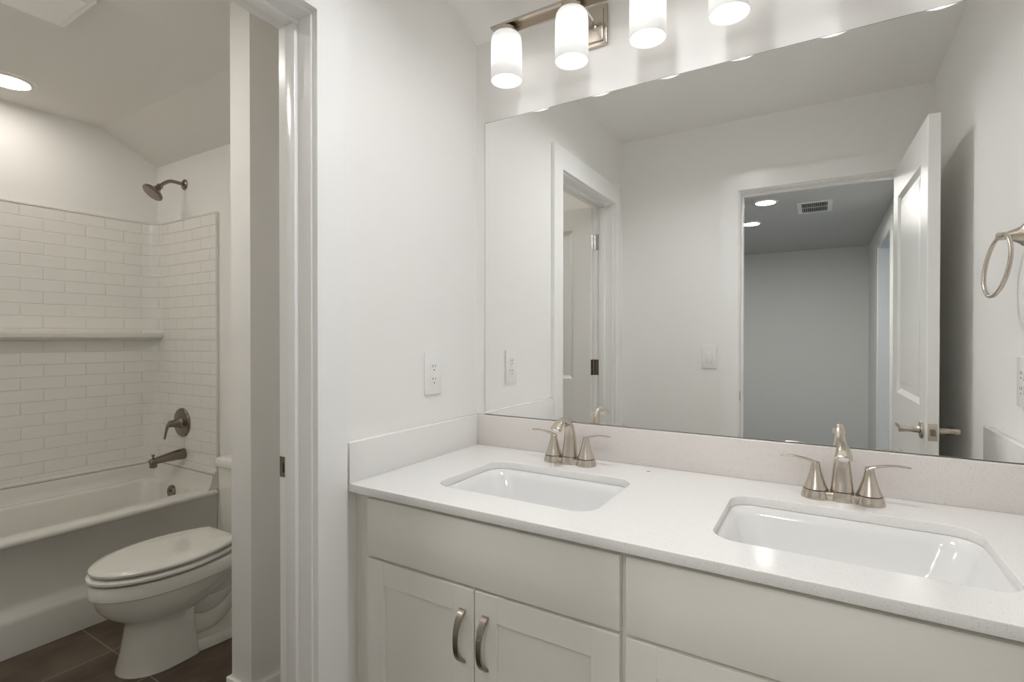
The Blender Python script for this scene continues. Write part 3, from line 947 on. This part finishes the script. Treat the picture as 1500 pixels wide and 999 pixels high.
# ------------------------------------------------------------------ toilet
def egg(yb, yt, hw, z, cx=0, taper=.26, rc=.03):
    """plan outline: yb back (towards wall), yt tip (front, negative y); sides draw in towards a straight back edge"""
    ym = yb + (yt-yb)*.46
    out = []
    for k in range(29):                      # front half ellipse, right to left
        a = -math.pi*k/28
        out.append(Vector((cx+hw*math.cos(a), ym+(ym-yt)*math.sin(a), z)))
    side = lambda t: hw*(1-taper*t*t)
    L = yb-ym; tc = max(0.0, 1-rc/L)
    left = []
    for k in range(1, 8):
        t = tc*k/7
        left.append(Vector((cx-side(t), ym+L*t, z)))
    w = side(1.0); rx = min(rc, w*.6)
    for k in range(1, 5):
        a = math.pi/2*k/5
        left.append(Vector((cx-(w-rx) - (side(tc)-(w-rx))*math.cos(a), yb-rc+rc*math.sin(a), z)))
    left.append(Vector((cx-(w-rx), yb, z)))
    right = [Vector((2*cx-p.x, p.y, z)) for p in reversed(left)]
    return out + left + right
to = empty('toilet', (-1.250, -.10, 0))
tag(to, 'white elongated two-piece toilet with closed lid beside the bathtub', 'toilet')
def TP(name, b, mat=None, parent=None, deg=45):
    o_ = obj(name, b, mat or M['porcelain'], parent or to, deg=deg)
    if parent is None: o_.location = (0, .10, 0)
    return o_
# local y is world y here (root sits at y=-.10, parts shifted back by +.10)
bm = bmesh.new()
rings = [egg(-.32, -.572, .120, .0005, taper=.05), egg(-.322, -.568, .117, .02, taper=.05), egg(-.325, -.558, .111, .06, taper=.05), egg(-.33, -.548, .104, .12, taper=.05), egg(-.33, -.542, .099, .165, taper=.05),
         egg(-.32, -.545, .102, .186), egg(-.285, -.572, .122, .207), egg(-.245, -.606, .143, .235), egg(-.21, -.630, .157, .268), egg(-.18, -.640, .164, .300), egg(-.17, -.642, .166, .313),
         egg(-.15, -.650, .174, .317), egg(-.145, -.655, .179, .321), egg(-.145, -.657, .180, .364), egg(-.15, -.652, .175, .370), egg(-.18, -.62, .150, .371)]
loft(bm, rings)
TP('bowl', bm)
# trapway and foot behind the pedestal
bm = bmesh.new()
tube(bm, [(0, -.34, .10), (0, -.26, .075), (0, -.19, .11), (0, -.13, .20), (0, -.07, .25), (0, -.015, .20), (0, .0, .10), (0, .0, .01)], .055, 24, 8)
tube(bm, [(0, -.36, .24), (0, -.27, .17), (0, -.19, .20), (0, -.12, .30), (0, -.10, .34)], .068, 24, 8)
tube(bm, [(0, -.30, .27), (0, -.20, .25), (0, -.12, .33)], .088, 24, 8)
loft(bm, [egg(.055, -.46, .124, .0005, taper=.05), egg(.053, -.458, .122, .028, taper=.05), egg(.045, -.45, .112, .040, taper=.05)])
box(bm, (-.085, -.20, .28), (.085, .03, .366), .02, 3)
tp = TP('base', bm)
for s in (-1, 1):
    bm = bmesh.new(); lathe(bm, [(.013, 0), (.013, .012), (.009, .020), (.003, .023)], (s*.100, -.14, .0385), n=20)
    o_ = obj('bolt_cap', bm, M['plastic'], tp)
bm = bmesh.new()
loft(bm, [egg(-.172, -.652, .178, .3785, taper=.36), egg(-.170, -.660, .1835, .383, taper=.36), egg(-.170, -.660, .1835, .391, taper=.36), egg(-.172, -.654, .179, .3955, taper=.36), egg(-.19, -.62, .15, .3965)])
TP('seat', bm)
bm = bmesh.new()
loft(bm, [egg(-.176, -.640, .168, 0.4040, rc=.012, taper=.36), egg(-.172, -.652, .179, 0.4080, rc=.012, taper=.36), egg(-.172, -.653, .180, 0.4160, rc=.012, taper=.36), egg(-.175, -.648, .175, 0.4215, rc=.012, taper=.36), egg(-.190, -.620, .155, 0.4245, rc=.012, taper=.36), egg(-.25, -.52, .09, 0.4260, rc=.012, taper=.36)])
TP('lid', bm)
for s in (-1, 1):
    bm = bmesh.new()
    box(bm, (s*.075-.024, -.172, .371), (s*.075+.024, -.138, .400), .006, 3)
    lathe(bm, [(.009, -.03), (.009, .03)], (s*.075, -.166, .402), axis='x', n=16)
    TP('seat_hinge', bm)
bm = bmesh.new()
loft(bm, [rrect(-.165, .165, -.090, .076, .03, .367, 6), rrect(-.175, .175, -.096, .080, .03, .41, 6), rrect(-.188, .188, -.100, .084, .03, .66, 6), rrect(-.188, .188, -.100, .084, .03, .668, 6)])
TP('tank', bm)
bm = bmesh.new()
loft(bm, [rrect(-.192, .192, -.106, .086, .03, .6685, 6), rrect(-.200, .200, -.113, .090, .034, .676, 6), rrect(-.200, .200, -.113, .090, .034, .696, 6), rrect(-.192, .192, -.106, .086, .03, .708, 6), rrect(-.17, .17, -.09, .07, .03, .711, 6)])
TP('tank_lid', bm)

# ------------------------------------------------------------------ ceiling fittings
def can_light(mat):
    root = empty('recessed_light', (0, 0, 0))
    b = bmesh.new()
    lathe(b, [(.098, -.0003), (.098, -.003), (.090, -.008), (.078, -.010), (.074, -.006), (.074, -.0003)], n=48, cap0=False, cap1=False)
    obj('trim_ring', b, M['plastic'], root)
    b = bmesh.new(); lathe(b, [(.074, -.0055), (.074, -.0075)], n=48); obj('lens', b, mat, root)
    return root
c1 = can_light(M['can_bath']); c1.location = (-2.135, -.635, ZC)
tag(c1, 'round recessed ceiling light above the bathtub', 'ceiling light')
c2 = can_light(M['can_hall']); c2.location = (.609, -3.43, ZC)
tag(c2, 'nearer of the two recessed hall ceiling lights seen in the mirror', 'ceiling light', 'recessed lights in the hall ceiling')
c6 = can_light(M['fill_hall_near']); c6.location = (.93, -2.25, ZC)  # unseen hall fixture added to brighten the cabinet fronts
tag(c6, 'added recessed fill light in the hall just outside the entry door', 'ceiling light', 'recessed lights in the hall ceiling')
c3 = copy_tree(c2); c3.location = (.405, -4.27, ZC)
tag(c3, 'farther of the two recessed hall ceiling lights seen in the mirror', 'ceiling light', 'recessed lights in the hall ceiling')

c5 = can_light(M['fill_bath_door']); c5.location = (-1.0, -1.12, ZC)  # unseen fixture added to lift the toilet room's brightness
tag(c5, 'added round recessed fill light just inside the toilet room, behind the open door', 'ceiling light')
c4 = empty('flush_fill_light', (.64, -.655, ZC))  # fixture added to light the room; deep rim shields the vanity lamps
tag(c4, 'added fill light, a round shallow ceiling drum in front of the double vanity', 'ceiling light')
b = bmesh.new()
lathe(b, [(.098, -.0003), (.100, -.006), (.096, -.056), (.092, -.058), (.087, -.056), (.080, -.012), (.079, -.0003)], n=48, cap0=False, cap1=False)
obj('drum', b, M['plastic'], c4)
b = bmesh.new(); lathe(b, [(.079, -.0080), (.079, -.0100)], n=48); obj('lens', b, M['fill_room'], c4)
ef = empty('exhaust_fan', (-1.231, -.818, ZC))
tag(ef, 'square white exhaust fan grille on the toilet room ceiling', 'exhaust fan')
b = bmesh.new()
loft(b, [rrect(-.125, .125, -.125, .125, .012, -.0003, 5), rrect(-.125, .125, -.125, .125, .012, -.012, 5), rrect(-.14, .14, -.14, .14, .012, -.014, 5), rrect(-.14, .14, -.14, .14, .012, -.022, 5), rrect(-.135, .135, -.135, .135, .012, -.027, 5)])
obj('grille_cover', b, M['grille'], ef, deg=40)
b = bmesh.new()
box(b, (-.118, -.118, -.0290), (.118, .118, -.0272), .0008, 1)
obj('centre_panel', b, M['grille'], ef)

hv = empty('ceiling_vent', (.968, -3.815, ZC))
tag(hv, 'white louvred air vent on the hall ceiling, seen in the mirror', 'air vent')
b = bmesh.new()
box(b, (-.135, -.215, -.008), (-.098, .215, -.0003), .002, 1); box(b, (.098, -.215, -.008), (.135, .215, -.0003), .002, 1)
box(b, (-.098, -.215, -.008), (.098, -.178, -.0003), .002, 1); box(b, (-.098, .178, -.008), (.098, .215, -.0003), .002, 1)
box(b, (-.098, -.007, -.007), (.098, .007, -.0003), .001, 1)
obj('frame', b, M['plastic'], hv)
b = bmesh.new(); box(b, (-.098, -.178, -.0015), (.098, .178, -.0003)); obj('dark_opening', b, M['dark'], hv)
b = bmesh.new()
for k in range(12):
    x = -.088 + k*.016
    box(b, (-.001, -.178, -.005), (.001, .178, .005), mat4=Matrix.Translation((x, 0, -.006)) @ Matrix.Rotation(math.radians(35), 4, 'Y'))
obj('louvres', b, simple('louvre_grey', (.35, .35, .35, 1), .5), hv)
